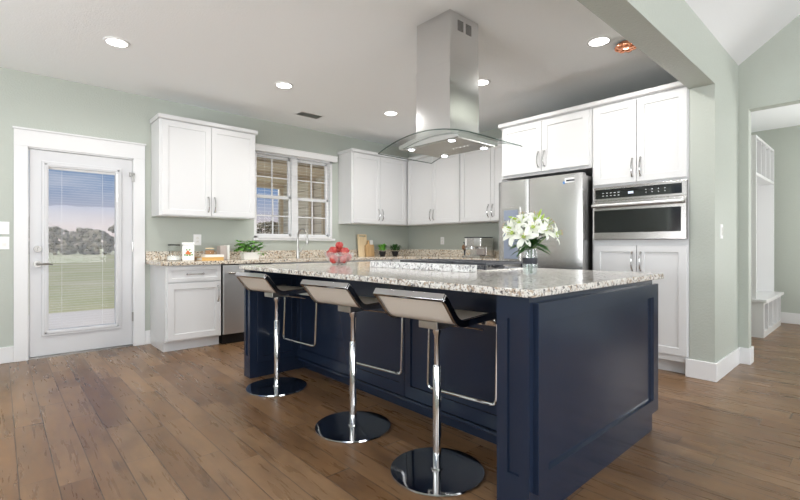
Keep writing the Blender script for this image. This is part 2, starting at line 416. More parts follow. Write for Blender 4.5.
def gable(x0, x1, name, lab, holes):
    s = MB(); ys = sorted({-5.95, PY0, RY, *[h[0] for h in holes], *[h[1] for h in holes]})
    zt = lambda y: RZ-SL*abs(y-RY)*(1 if y > RY else (RZ-VZ)/SL/(-RY*-1+0 if 0 else 3.45))
    for a, b_ in zip(ys, ys[1:]):
        h = [q for q in holes if q[0] <= a and q[1] >= b_]
        if h:
            h = h[0]; s.box(x0, x1, a, b_, 0, h[2]); s.prism([(a, h[3]), (b_, h[3]), (b_, zt(b_)), (a, zt(a))], 0, x0, x1)
        else: s.prism([(a, 0), (b_, 0), (b_, zt(b_)), (a, zt(a))], 0, x0, x1)
    struct(name, s, 'wall_paint', lab, 'wall')
gable(-3.6, -3.45, 'wall_side', 'sage green living room side wall behind the camera', [(-3.4, .2, .65, 2.55)])
s = MB(); s.box(-3.6, -3.45, PY0, 1.3, 0, 2.74); s.box(-3.6, -3.45, 3.5, YA, 0, 2.74); s.box(-3.6, -3.45, 1.3, 3.5, 0, .65); s.box(-3.6, -3.45, 1.3, 3.5, 2.55, 2.74)
struct('wall_dining', s, 'wall_paint', 'sage green side wall of the dining end beyond the left of the picture', 'wall')
s = MB(); s.box(-3.6, -1.1, -6.1, -5.95, 0, 2.9); s.box(3.5, HX+.12, -6.1, -5.95, 0, 2.9); s.box(-1.1, 3.5, -6.1, -5.95, 0, .6); s.box(-1.1, 3.5, -6.1, -5.95, 2.9-.0, 2.92)
struct('wall_back', s, 'wall_paint', 'sage green living room wall behind the camera', 'wall')
# mud room beyond the opening
s = MB(); s.box(8.18, 8.3, -1.3, 1.62, 0, 2.9); struct('wall_mudroom', s, 'wall_paint', 'sage green far wall of the mud room', 'wall')
s = MB(); s.box(5.34, 8.18, 1.5, 1.62, 0, 2.9); struct('wall_locker', s, 'wall_paint', 'sage green mud room wall behind the white lockers', 'wall')
s = MB(); s.box(HX+.12, 8.18, -1.3, -1.15, 0, 2.9); struct('wall_mudroom_front', s, 'wall_paint', 'sage green near wall of the mud room', 'wall')
s = MB(); s.box(HX+.12, 8.3, -1.3, PY0, 2.75, 2.9); s.box(XB+.15, 8.3, PY0, 1.62, 2.75, 2.9); struct('ceiling_mudroom', s, 'ceiling_paint', 'flat white mud room ceiling', 'ceiling')

# baseboards
BH, BT = .15, .017
def base(name, boxes, lab):
    s = MB()
    for q in boxes: s.box(*q, 0, BH)
    struct(name, s, 'trim_white', lab, 'baseboard', bevel=.003, segs=1)
base('baseboard_left', [(-3.45, .099, YA-BT, YA), (1.187, 1.24, YA-BT, YA)], 'white baseboard along the kitchen wall beside the glass door')
base('baseboard_pier', [(PX-BT, PX, PY0-BT, PY1+.025), (PX, HX-BT, PY0-BT, PY0), (HX-BT, HX, JY-BT, PY0), (HX, HX+.12+BT, JY-BT, JY)], 'white baseboard wrapping the pier at the edge of the kitchen')
base('baseboard_mudroom', [(8.18-BT, 8.18, -1.15, 1.5)], 'white baseboard along the far wall of the mud room')

# door 1: glass back door
d = tag(bpy.data.objects.new('door_1', None), 'white exterior door with full glass panel and blinds between the glass', 'door', kind='structure'); COL.objects.link(d); d.location = (0, YA, 0)
s = MB(); s.box(.098, .200, -.02, 0, 0, 2.035); s.box(1.078, 1.186, -.02, 0, 0, 2.035); s.box(.098, 1.186, -.02, 0, 2.035, 2.19); s.box(.088, 1.196, -.035, 0, 2.19, 2.207)
s.build('door_casing', 'trim_white', d, bevel=.002, segs=1)
s = MB(); s.box(.200, .207, -.0, .14, 0, 2.035); s.box(1.071, 1.078, 0, .14, 0, 2.035); s.box(.2, 1.078, 0, .14, 2.022, 2.035)
s.build('door_jamb', 'trim_white', d)
gx0, gx1, gz0, gz1 = .355, .912, .262, 1.862
s = MB()
for q in ((.212, gx0, .02, 2.016), (gx1, 1.066, .02, 2.016), (gx0, gx1, .02, gz0), (gx0, gx1, gz1, 2.016)): s.box(q[0], q[1], .01, .054, q[2], q[3])
s.build('door_slab', 'door_white', d)
s = MB(); fr = .052
for q in ((gx0-fr, gx0, gz0-fr, gz1+fr), (gx1, gx1+fr, gz0-fr, gz1+fr), (gx0, gx1, gz0-fr, gz0), (gx0, gx1, gz1, gz1+fr)): s.box(q[0], q[1], -.008, .01, q[2], q[3])
i = .02
for q in ((gx0-fr+i, gx0-i+.008, gz0-fr+i, gz1+fr-i), (gx1+i-.008, gx1+fr-i, gz0-fr+i, gz1+fr-i), (gx0-fr+i, gx1+fr-i, gz0-fr+i, gz0-i+.008), (gx0-fr+i, gx1+fr-i, gz1+i-.008, gz1+fr-i)): s.box(q[0], q[1], -.014, -.008, q[2], q[3])
s.build('glass_frame', 'door_white', d, bevel=.003, segs=1)
s = MB(); s.box(gx0, gx1, .018, .022, gz0, gz1); s.build('pane', 'pane_glass', d)
s = MB()
for k in range(64):
    z = gz0+.012+k*.0249
    s.box(gx0+.003, gx1-.003, .031, .0345, z, z+.0006)
for x in (.46, .80): s.box(x, x+.0015, .027, .028, gz0, gz1)
s.box(gx0, gx1, .026, .04, gz1-.02, gz1)
s.build('blind', 'white_plastic', d)
s = MB(); s.box(gx1+.006, gx1+.020, -.021, -.008, 1.55, 1.85); s.box(gx1+.002, gx1+.024, -.025, -.008, 1.60, 1.64); s.build('blind_slider', 'white_plastic', d)
s = MB(); s.tube([(.273, .01, 1.058), (.273, -.018, 1.058)], .031, 24); s.tube([(.273, -.012, 1.058), (.273, -.028, 1.058)], .02, 20); s.box(.268, .278, -.046, -.026, 1.042, 1.074)
s.build('deadbolt', 'satin_nickel', d, bevel=.002)
s = MB(); s.tube([(.273, .01, .912), (.273, -.012, .912)], .034, 24); s.tube([(.273, -.01, .912), (.273, -.05, .912)], .011, 12)
s.tube([(.262, -.052, .912), (.30, -.054, .915), (.345, -.05, .914), (.385, -.046, .906)], [.012, .012, .009, .006], 10, flat=.7); s.build('lever_handle', 'satin_nickel', d)
for z in (.32, 1.075, 1.83):
    s = MB(); s.tube([(1.072, -.006, z-.05), (1.072, -.006, z+.05)], .007, 10); s.box(1.062, 1.08, -.003, .002, z-.05, z+.05); s.build('hinge', 'brushed_nickel', d)
s = MB(); s.box(1.045, 1.085, -.03, -.02, 1.86, 1.872); s.box(1.075, 1.087, -.03, -.02, 1.78, 1.872); s.box(1.040, 1.056, -.03, .01, 1.84, 1.88); s.build('door_guard', 'brushed_nickel', d)
s = MB(); s.box(.207, 1.071, -.01, .14, 0, .018); s.build('threshold', 'satin_nickel', d)

# window 1: twin double-hung above the sink
w = tag(bpy.data.objects.new('window_1', None), 'white twin double hung window above the sink', 'window', kind='structure'); COL.objects.link(w); w.location = (0, YA, 0)
s = MB(); fy0, fy1 = .045, .12
s.box(WX0, WX0+.035, 0, .14, WZ0, WZ1); s.box(WX1-.035, WX1, 0, .14, WZ0, WZ1); s.box(WX0, WX1, 0, .14, WZ1-.03, WZ1); s.box(WX0, WX1, 0, .14, WZ0, WZ0+.025)
mxx = (WX0+WX1)/2; s.box(mxx-.045, mxx+.045, .03, .13, WZ0, WZ1)
s.build('window_frame', 'trim_white', w)
for a, b_ in ((WX0+.035, mxx-.045), (mxx+.045, WX1-.035)):
    zm = 1.745
    for z0, z1, yy in ((WZ0+.025, zm+.02, .06), (zm-.02, WZ1-.03, .085)):
        s = MB(); f = .028
        s.box(a, a+f, yy, yy+.03, z0, z1); s.box(b_-f, b_, yy, yy+.03, z0, z1); s.box(a, b_, yy, yy+.03, z0, z0+.034); s.box(a, b_, yy, yy+.03, z1-.034, z1)
        c_ = (a+b_)/2; zc = (z0+z1)/2; s.box(c_-.008, c_+.008, yy+.008, yy+.022, z0, z1); s.box(a, b_, yy+.008, yy+.022, zc-.008, zc+.008)
        sash = s.build('sash', 'trim_white', w)
        s = MB(); s.box(a+f, b_-f, yy+.013, yy+.017, z0+.034, z1-.034); s.build('pane', 'pane_glass', sash)
s = MB(); s.box(WX0-.02, WX1+.03, -.035, .0, WZ0-.03, WZ0); s.box(WX0, WX1, 0, .05, WZ0, WZ0+.001); s.build('window_sill', 'trim_white', w, bevel=.003)
bl = thing('window_blind', 'white slatted blind with valance hanging over the sink window', 'blind', (0, YA, 0))
s = MB(); s.box(WX0-.015, WX1+.045, -.075, -.01, WZ1-.015, WZ1+.065); s.box(WX0-.02, WX1+.05, -.08, -.01, WZ1+.055, WZ1+.068); s.build('valance', 'white_plastic', bl, bevel=.003)
s = MB(); nsl = 24; dz = (WZ1-.02-WZ0-.03)/nsl
for k in range(nsl):
    z = WZ0+.03+dz*k; s.box(WX0+.04, WX1-.04, -.034, -.022, z, z+.0015)
o = s.build('slats', 'white_plastic', bl)
s = MB(); s.box(WX0+.04, WX1-.04, -.052, -.006, WZ0+.002, WZ0+.018); s.build('bottom_rail', 'white_plastic', bl)
s = MB()
for x in (WX0+.12, mxx-.12, mxx+.14, WX1-.13):
    s.box(x, x+.002, -.054, -.053, WZ0+.01, WZ1)
s.build('ladder_cord', 'white_plastic', bl)

# ================================================================ OUTDOORS
s = MB(); s.box(-120, 160, YA+.14, 260, -.12, -.06); struct('ground', s, 'lawn', 'mown yellow green lawn outside', 'lawn')
s = MB(); s.box(-2.5, 7.5, YA+.14, 9.15, -.2, -.02); struct('patio', s, 'concrete', 'pale concrete patio slab outside the glass door', 'patio')
s = MB(); s.box(1.95, 5.4, YA+.2, 10.3, 2.62, 2.72)
for y in (7.0, 8.7, 10.2): s.box(1.95, 5.3, y, y+.1, 2.5, 2.62)
struct('porch_ceiling', s, 'porch_wood', 'brown boarded porch ceiling outside the sink window', 'ceiling')
s = MB(); s.box(5.3, 5.5, YA+.2, 10.5, -.2, 3.0)
struct('house_wing', s, 'siding', 'pale lap siding wall of the house wing outside the sink window', 'wall')
for (x, y, lab) in ((5.14, 10.05, 'brown porch post at the outer corner of the house wing'), (5.2, 8.75, 'brown porch post midway along the siding wall'), (5.2, 8.2, 'brown porch post nearest the window along the siding wall')):
    s = MB(); s.box(x, x+.08, y, y+.08, -.02, 2.5); tag(s.build('porch_post', 'porch_wood', bevel=.004), lab, 'post', 'porch posts outside the window')
for k in range(28):
    ang = math.radians(41+k*1.86+random.uniform(-.25, .25)); dist = 66+(k % 2)*6.2
    x, y = dist*math.cos(ang), dist*math.sin(ang); h = random.uniform(2.9, 4.3)
    if 82 < math.degrees(ang) < 86: h *= .85
    if math.degrees(ang) > 86: h *= 1.15
    if math.degrees(ang) < 68: h *= 1.35
    tr = thing('tree', 'dull brownish green tree in the distant tree line beyond the lawn', 'tree', (x, y, -.06), 0, 'distant tree line beyond the lawn')
    s = MB(); s.tube([(0, 0, 0), (0, 0, h*.7)], [.16, .08], 8); s.build('trunk', 'bark', tr)
    s = MB()
    for j in range(110):
        a = random.uniform(0, 2*PI); rr_ = 1.9*random.uniform(0, 1)**.5; zz = random.uniform(.15, h); k2 = (1-(zz/h)**3*.6)
        s.sphere((rr_*k2*math.cos(a), rr_*k2*math.sin(a), zz), random.uniform(.14, .42), 6, 4, (1, 1, .8))
    s.build('crown', 'tree_crown', tr)

# ================================================================ CABINETS on the left wall
LF = YA-.335     # upper cabinet front
def upper(label, loc, rz, W_, doors, D=.33, H=1.03, grp=None):
    return cabinet('wall_cabinet', label, loc, rz, W_, D, H, doors=doors, crown=.045, group=grp)
upper('white two-door wall cabinet between the glass door and the window', (1.25, LF, 1.41), 0, 1.06, [(.025, .53, .012, 1.02, 'r'), (.535, 1.045, .012, 1.02, 'l')])
r = cabinet('wall_cabinet', 'white two-door wall cabinet right of the sink window', (3.745, LF, 1.41), 0, 1.098, .33, 1.03,
            doors=[(.025, .525, .012, 1.02, 'r'), (.53, 1.05, .012, 1.02, 'l')], crown=.045, cr=0)
UX = XB-.345
cabinet('wall_cabinet', 'white two-door wall cabinet in the corner above the small outlet', (UX, 5.16, 1.41), -PI/2, 1.10, .341, 1.03,
        doors=[(.03, .565, .012, 1.02, 'r'), (.57, 1.09, .012, 1.02, 'l')], crown=.045, cl=-.045, cr=0)
cabinet('wall_cabinet', 'white two-door wall cabinet above the espresso machine beside the fridge', (UX, 4.055, 1.41), -PI/2, 1.06, .341, 1.03,
        doors=[(.015, .525, .012, 1.02, 'r'), (.53, 1.05, .012, 1.02, 'l')], crown=.045, cl=0, cr=0)
BF = 4.90
cabinet('base_cabinet', 'white base cabinet with one drawer over one door beside the glass door', (1.24, BF, 0), 0, .56, .597, .885,
        doors=[(.02, .55, .12, .70, 'r')], drawers=[(.02, .55, .715, .872)], toe=.105, hb='top')
cabinet('base_cabinet', 'white sink base cabinet right of the dishwasher', (2.42, BF, 0), 0, .92, .597, .885,
        doors=[(.01, .455, .12, .87, 'r'), (.465, .91, .12, .87, 'l')], toe=.105, hb='top')
cabinet('base_cabinet', 'white base cabinet at the left wall next to the corner', (3.345, BF, 0), 0, .92, .597, .885,
        doors=[(.01, .455, .12, .87, 'r'), (.465, .91, .12, .87, 'l')], toe=.105, hb='top')
cabinet('base_cabinet', 'white base cabinet under the espresso machine', (4.56, 4.86, 0), -PI/2, 1.86, .625, .885,
        doors=[(.01, .60, .12, .87, 'r'), (.61, 1.22, .12, .87, 'r'), (1.23, 1.85, .12, .87, 'l')], toe=.105, hb='top')
s = MB(); s.box(4.275, XB-.004, 4.87, YA-.004, .0, .885); tag(s.build('corner_base_cabinet', CW), 'blind white corner base cabinet under the two small potted plants', 'cabinet')
# dishwasher
dw = thing('dishwasher', 'stainless steel dishwasher beside the white drawer cabinet', 'dishwasher', (1.805, BF-.005, 0))
s = MB(); s.box(0.004, .604, .0, .58, .1, .88); s.build('dishwasher_body', 'dark_gap', dw)
s = MB(); s.box(0.006, .602, -.028, 0, .115, .875); s.build('door', 'stainless_matte', dw, bevel=.004)
s = MB(); s.box(.02, .59, .03, .5, 0, .1); s.build('toe_panel', 'black_plastic', dw)
s = MB(); s.tube([(.05, -.065, .79), (.55, -.065, .79)], .011, 12); s.tube([(.07, -.065, .79), (.07, -.028, .79)], .008, 8); s.tube([(.53, -.065, .79), (.53, -.028, .79)], .008, 8); s.build('handle', 'stainless', dw)
# worktop (L) and splash
CT = .925
s = MB(); s.prism([(1.195, YA-.003), (1.195, 4.87), (1.215, 4.85), (4.54-.03, 4.85), (4.54-.03, 3.0), (XB-.003, 3.0), (XB-.003, YA-.003)], 2, .887, CT)
tag(s.build('worktop', 'granite', bevel=.004), 'speckled tan granite worktop running along the wall below the window into the corner', 'worktop')
s = MB(); s.box(1.195, XB-.003, YA-.022, YA-.003, CT, CT+.10)
tag(s.build('backsplash', 'granite', bevel=.003), 'low speckled granite backsplash under the sink window', 'backsplash')
s = MB(); s.box(XB-.022, XB-.003, 3.0, YA-.022, CT, CT+.10)
tag(s.build('backsplash', 'granite', bevel=.003), 'low speckled granite backsplash behind the espresso machine', 'backsplash')

# ================================================================ TALL CABINETS on the right wall
TX = 4.25
TH = 2.425
cabinet('oven_cabinet', 'tall white oven cabinet with doors above and below the built-in oven', (TX, 1.908, 0), -PI/2, .805, XB-TX-.004, TH,
        doors=[(.02, .400, 1.665, 2.405, 'r'), (.406, .795, 1.665, 2.405, 'l')], toe=.11, crown=.045, cl=0, cr=0)
oc = [o for o in bpy.data.objects if o.name.startswith('oven_cabinet')][0]
for a, b_, sd in ((.02, .400, 'r'), (.406, .795, 'l')):
    dd = shaker('door', CW, oc, a, b_, .165, 1.095); pull(dd, b_-.032 if sd == 'r' else a+.032, .95)
cabinet('fridge_cabinet', 'white two-door cabinet above the stainless fridge', (TX, 2.95, 1.845), -PI/2, 1.036, XB-TX-.004, TH-1.845,
        doors=[(.02, .505, .03, .56, 'r'), (.511, 1.012, .03, .56, 'l')], crown=.045, cl=.03, cr=.0052)
s = MB(); s.box(4.25, XB-.004, 2.952, 2.985, 0, 1.84); tag(s.build('fridge_side_panel', CW), 'white tall side panel on the far side of the stainless fridge', 'panel')

# built-in oven (faces -X)
ov = thing('wall_oven', 'built-in stainless steel microwave oven in the tall cabinet', 'oven', (TX, 1.885, 1.15), -PI/2)
OW = .775
s = MB(); s.box(.0, OW, -.02, .0, -.005, .492); s.build('oven_frame', 'stainless_oven', ov, bevel=.002)
s = MB(); s.box(.0, OW, -.032, -.018, .362, .490); s.build('control_fascia', 'stainless_oven', ov, bevel=.003)
cp = MB(); cp.box(.018, OW-.035, -.035, -.031, .382, .468); cp = cp.build('control_panel', 'black_glass', ov)
def mark(x, z, w_, h_): q = MB(); q.box(x, x+w_, -.0362, -.035, z, z+h_); q.build('button', 'white_plastic', cp)
for k in range(5): mark(.085+k*.035, .405, .015, .004); mark(.085+k*.035, .43, .015, .004)
for k in range(4): mark(.46+k*.05, .41, .008, .004); mark(.46+k*.05, .435, .008, .004)
s = MB(); s.box(.315, .36, -.0362, -.035, .412, .432); s.build('display', 'display_glow', cp)
s = MB(); s.box(.0, OW, -.045, -.02, -.003, .350)
dr = s.build('oven_door', 'stainless_oven', ov, bevel=.003)
s = MB(); s.box(.014, OW-.038, -.048, -.044, .062, .270); s.build('door_window', 'black_glass', dr)
s = MB(); s.tube([(.012, -.092, .312), (OW-.012, -.092, .312)], .017, 16)
for x in (.03, OW-.03): s.tube([(x, -.092, .312), (x, -.045, .312)], .010, 10)
s.build('handle', 'stainless_matte', dr)

# refrigerator (faces -X)
FX = 4.08
fg = thing('refrigerator', 'stainless steel side-by-side refrigerator with water dispenser', 'refrigerator', (FX, 2.875, 0), -PI/2)
FW = .945
s = MB(); s.box(0.004, FW-.004, .075, 1.0, .03, 1.765); s.build('fridge_body', 'stainless_vertical', fg)
def fdoor(x0, x1):
    s = MB(); n = 14; pts = []
    for k in range(n+1):
        u = k/n; e = min(u, 1-u)*(x1-x0); rnd = .003*(1-min(1, e/.006))**2
        pts.append((x0+(x1-x0)*u, -.012*(1-(2*u-1)**2)+rnd))
    pts += [(x1, .068), (x0, .068)]
    A = [s.b.verts.new((p[0], p[1], .06)) for p in pts]; B = [s.b.verts.new((p[0], p[1], 1.785)) for p in pts]
    s.face(A[::-1]); s.face(B); m_ = len(pts)
    for i_ in range(m_): s.face([A[i_], A[(i_+1) % m_], B[(i_+1) % m_], B[i_]], i_ < n)
    return s.build('door', 'stainless_vertical', fg)
d1 = fdoor(0, .372); d2 = fdoor(.380, FW)
for dd, x in ((d1, .338), (d2, .415)):
    s = MB(); s.tube([(x, -.014, .74), (x, -.014, .72)], .008, 6)
    s.b.clear(); s.box(x-.006, x+.006, -.012, -.006, .5, .9)
    s.b.clear() if False else None
    s.build('handle_recess', 'dark_gap', dd)
s = MB(); s.box(.06, .285, -.022, -.008, .90, 1.50); dp = s.build('water_dispenser', 'stainless', d1, bevel=.004)
s = MB(); s.box(.085, .26, -.024, -.021, 1.36, 1.47); s.build('control_panel', 'dispenser_blue', dp)
s = MB(); s.box(.085, .26, -.0245, -.021, .95, 1.33); s.build('dispenser_recess', 'dispenser_blue', dp)
s = MB(); s.box(.13, .215, -.04, -.0245, 1.24, 1.33); s.box(.15, .195, -.034, -.0245, 1.08, 1.24); s.build('dispenser_paddle', 'stainless', dp)
s = MB(); s.mi = 0; s.box(FW-.17, FW-.075, -.012, -.0035, 1.70, 1.745); s.mi = 1; s.box(FW-.155, FW-.075, -.0125, -.0034, 1.712, 1.728); st = s.build('energy_sticker', ['white_plastic', 'black_iron'], d2); st['label'] = 'small white sticker at the top corner'
s = MB(); s.box(FW-.188, FW-.168, -.0125, -.004, 1.690, 1.715); st = s.build('blue_sticker', 'sticker_blue', d2)
s = MB(); s.box(.02, FW-.02, .05, .09, 0.0, .058); s.build('base_grille', 'black_plastic', fg)

# ================================================================ ISLAND
IX0, IX1, IY0, IY1 = 1.52, 2.86, .93, 3.62
isl = thing('kitchen_island', 'navy blue kitchen island with panelled ends and open knee space', 'kitchen island', (0, 0, 0))
NV = 'navy_paint'
s = MB(); s.box(1.96, IX1, 1.08, 3.505, .1, .893); s.build('island_body', NV, isl)
s = MB(); s.box(2.02, IX1-.07, 1.08, 3.505, 0, .1); s.build('toe_kick', NV, isl)
def wall_end(y0, y1, name):
    s = MB(); s.box(IX0, IX1, y0, y1, 0, .893); return s.build(name, NV, isl, bevel=.002, segs=1)
# near end: post with inset panel towards the stools
s = MB(); s.box(1.535, IX1, IY0, 1.08, 0, .893); e1 = s.build('end_wall', NV, isl)
def yframe(parent, name, X, y0, y1, z0, z1, ry0, ry1, rz0, rz1, rec=.012):
    """frame facing -X at plane X"""
    s = MB(); b = s.b
    A = [b.verts.new((X, yy, zz)) for yy, zz in ((y0, z0), (y1, z0), (y1, z1), (y0, z1))]
    Bk = [b.verts.new((X+.0148, yy, zz)) for yy, zz in ((y0, z0), (y1, z0), (y1, z1), (y0, z1))]
    C_ = [b.verts.new((X, yy, zz)) for yy, zz in ((ry0, rz0), (ry1, rz0), (ry1, rz1), (ry0, rz1))]
    D_ = [b.verts.new((X+rec, yy, zz)) for yy, zz in ((ry0+.002, rz0+.002), (ry1-.002, rz0+.002), (ry1-.002, rz1-.002), (ry0+.002, rz1-.002))]
    for P, Q in ((Bk, A), (A, C_), (C_, D_)):
        for k in range(4): s.face([P[k], P[(k+1) % 4], Q[(k+1) % 4], Q[k]])
    s.face(D_); s.face(Bk); return s.build(name, NV, parent)
yframe(isl, 'post_panel', IX0, IY0, 1.08, 0, .893, .975, 1.03, .178, .80)
s = MB(); s.box(1.535, IX1, 3.505, IY1, 0, .893); e2 = s.build('end_wall', NV, isl)
yframe(isl, 'post_panel', IX0, 3.505, IY1, 0, .893, 3.54, 3.59, .178, .80)
# near end: applied shaker panel facing -Y, above the plinth
o = shaker('end_panel', NV, isl, 1.553, 2.895, .118, .867, y=IY0, t=.022, rail=.075, rec=.016)
# inner face of the far end, panelled
o = shaker('end_panel', NV, isl, 1.58, 1.945, .12, .86, y=3.504, t=.014, rail=.05, rec=.008)
# panels of the knee wall facing the stools
for y0, y1 in ((2.10, 3.49), (1.09, 2.095)):
    yframe(isl, 'back_panel', 1.9445, y0, y1, .115, .86, y0+.05, y1-.05, .19, .80)
s = MB(); s.box(1.925, 1.96, 1.082, 3.50, .095, .112); s.build('base_ledge', NV, isl, bevel=.003)
# working side doors
for k in range(4):
    y0 = .95+k*.663
    s = MB(); b = s.b
    pr = shaker('door', NV, isl, 0, .64, .12, .87); pr.location = (IX1, y0+.005, 0); pr.rotation_euler = (0, 0, PI/2)
    pull(pr, .6 if k % 2 else .04, .74)
s = MB(); s.box(1.49, 2.98, .902, 3.66, .893, CT); tag(s.build('island_worktop', 'granite_island', bevel=.006, segs=3), 'speckled granite top of the navy island', 'worktop')
s = MB(); s.box(2.15, 2.238, 1.738, 2.72, CT, .970); tag(s.build('granite_ledge', 'granite_reflection', bevel=.004), 'long raised granite block, whitened by a painted reflection, on the island in front of the cooktop', 'granite block')

# cooktop
ck = thing('cooktop', 'stainless gas cooktop with black grates on the island', 'cooktop', (2.60, 2.2, CT))
s = MB(); s.box(-.245, .255, -.44, .44, 0, .008); s.build('cooktop_plate', 'stainless', ck, bevel=.003)
for gy in (-.285, 0, .285):
    s = MB(); z0, z1 = .034, .052
    for x in (-.22, .22): s.box(x-.006, x+.006, gy-.132, gy+.132, z0, z1)
    for y in (gy-.13, gy+.13): s.box(-.22, .22, y-.006, y+.006, z0, z1)
    for x in (-.11, 0, .11): s.box(x-.005, x+.005, gy-.13, gy+.13, z0, z1)
    s.box(-.22, .22, gy-.006, gy+.006, z0, z1)
    for x in (-.22, .22):
        for y in (gy-.13, gy+.13): s.box(x-.007, x+.007, y-.007, y+.007, .008, z0)
    s.build('grate', 'black_iron', ck, bevel=.002, segs=1)
for x, y in ((-.12, -.285), (.12, -.285), (0, 0), (-.12, .285), (.12, .285)):
    s = MB(); s.lathe([(.045, .008), (.045, .016), (.034, .018), (.034, .025), (.0, .026)], 20, (x, y, 0)); s.build('burner', 'black_iron', ck)
for k in range(5):
    s = MB(); s.lathe([(.018, .008), (.017, .027), (.014, .03)], 16, (.232, -.2+k*.1, 0)); s.build('knob', 'stainless', ck)

# ================================================================ HOOD
hx, hy = 2.478, 2.203
hd = thing('range_hood', 'stainless island range hood with curved glass canopy hanging from the ceiling', 'range hood', (hx, hy, 1.82))
def arch(y): return .066-.40*y*y
s = MB(); s.box(-.158, .158, -.165, .165, .5, .92); s.build('upper_chimney', 'stainless_hood', hd, bevel=.0015, segs=1)
s = MB(); s.box(-.161, .161, -.168, .168, .05, .56); s.build('lower_chimney', 'stainless_hood', hd, bevel=.0015, segs=1)
for x in (-.045, .045):
    s = MB()
    for k in range(7): s.box(x-.03, x+.03, -.1675, -.165, .80+k*.011, .806+k*.011)
    s.build('vent_slots', 'vent_grey', hd)
s = MB(); n = 20; L = .292
pts = [(-L, 0), (L, 0)] + [(L-2*L*k/n, arch(L-2*L*k/n)-.004) for k in range(n+1)]
s.prism(pts, 0, -.222, .222); s.build('canopy_body', 'stainless_hood', hd)
s = MB(); s.box(-.205, .205, -.278, .278, -.004, 0); s.build('filter_plate', 'stainless', hd)
s = MB(); path = [(0, -.45+.9*k/28, arch(-.45+.9*k/28)) for k in range(29)]
s.sweep_rect(path, (1, 0, 0), .60, .007); s.build('glass_canopy', 'canopy_glass', hd)
s = MB()
for sg in (-1, 1):
    s.sweep_rect([(sg*.2995, p[1], p[2]) for p in path], (1, 0, 0), .0015, .0075)
    s.box(-.3, .3, sg*.45-.0008, sg*.45+.0008, arch(.45)-.0037, arch(.45)+.0037)
s.build('glass_edge', 'edge_green' if 'edge_green' in MAT else 'edge_green', hd)
for x, y in ((-.18, .2), (-.18, -.2), (.18, .19), (.18, -.2)):
    s = MB(); s.lathe([(.032, -.0085), (.032, -.004)], 24, (x, y, 0)); rim = s.build('lamp_rim', 'chrome', hd)
    s = MB(); s.lathe([(.024, -.0095), (.024, -.0086)], 20, (x, y, 0)); s.build('lamp', 'led_glow', rim)
    light('hood_lamp', 'SPOT', (hx+x, hy+y, 1.805), (0, 0, 0), 5, (.92, .96, 1), spot_size=2.2, spot_blend=.6, shadow_soft_size=.02)
s = MB()
for k in range(5): s.tube([(.04, -.16+k*.035, -.004), (.04, -.16+k*.035, -.007)], .0045, 10)
s.build('buttons', 'chrome', hd)

# ================================================================ BAR STOOLS
def rounded(path, r, n=6):
    out_ = [Vector(path[0])]
    for a, b_, c_ in zip(path, path[1:], path[2:]):
        a, b_, c_ = Vector(a), Vector(b_), Vector(c_); d1_ = (a-b_).normalized(); d2_ = (c_-b_).normalized()
        rr_ = min(r, (a-b_).length*.49, (c_-b_).length*.49)
        p0, p1 = b_+d1_*rr_, b_+d2_*rr_
        for k in range(n+1):
            u = k/n; out_.append(p0*(1-u)**2+b_*2*u*(1-u)+p1*u*u)
    out_.append(Vector(path[-1])); return out_
def stool(label, x, y, deg=7):
    st = thing('bar_stool', label, 'bar stool', (x, y, 0), math.radians(deg), 'swivel bar stools along the island')
    s = MB(); s.lathe([(.222, 0), (.228, .003), (.226, .010), (.2, .0115), (.03, .012), (.028, .020), (0.0, .020)], 64, cap1=False); s.build('base_plate', 'mirror_chrome', st)
    s = MB(); s.lathe([(.0205, .02), (.0205, .51), (.017, .516)], 24); s.build('lower_column', 'chrome', st)
    s = MB(); s.lathe([(.0145, .51), (.0145, .655), (.022, .675), (.022, .70)], 20); s.build('upper_column', 'chrome', st)
    prof = rounded([(.226, 0, .705), (.223, 0, .750), (-.113, 0, .745), (-.208, 0, .860), (-.226, 0, .874)], .05, 7)
    W2 = .39
    # chrome band: a flat strip at each side plus the front and back edge
    band = MB(); sd = (W2/2)
    for sg in (-1, 1):
        band.sweep_rect([(p.x, sg*sd, p.z) for p in prof], (0, 1, 0), .016, .034)
    b0, b1 = prof[0], prof[-1]
    band.box(b0.x-.004, b0.x+.006, -sd-.005, sd+.005, b0.z-.014, b0.z+.014)
    dirv = (prof[-1]-prof[-2]).normalized()
    band.sweep_rect([(b1.x, -sd-.005, b1.z), (b1.x, sd+.005, b1.z)], dirv, .018, .034)
    band.build('seat_frame', 'mirror_chrome', st, bevel=.003)
    s = MB(); s.sweep_rect([(p.x, 0, p.z) for p in prof[1:-1]]+[prof[-1]-dirv*.006], (0, 1, 0), W2-.012, .016); s.build('seat_shell', 'leather_cream', st, bevel=.004)
    s = MB(); s.box(-.075, .075, -.055, .055, .700, .737); s.build('seat_bracket', 'brushed_nickel', st, bevel=.003)
    fp = rounded([(.221, -sd-.014, .705), (.205, -sd-.014, .31), (.205, sd+.014, .31), (.221, sd+.014, .705)], .035, 6)
    s = MB(); s.tube(fp, .0085, 10); s.build('footrest', 'chrome', st)
    s = MB(); s.tube([(.06, -.04, .70), (.12, -.14, .69), (.14, -.17, .683)], .004, 8); s.build('lever', 'chrome', st)
    return st
stool('chrome and cream bar stool nearest the camera at the island', 1.574, 1.466)
stool('chrome and cream bar stool in the middle of the three at the island', 1.581, 2.163, 7)
stool('chrome and cream bar stool farthest along the island near the dishwasher', 1.585, 3.16)

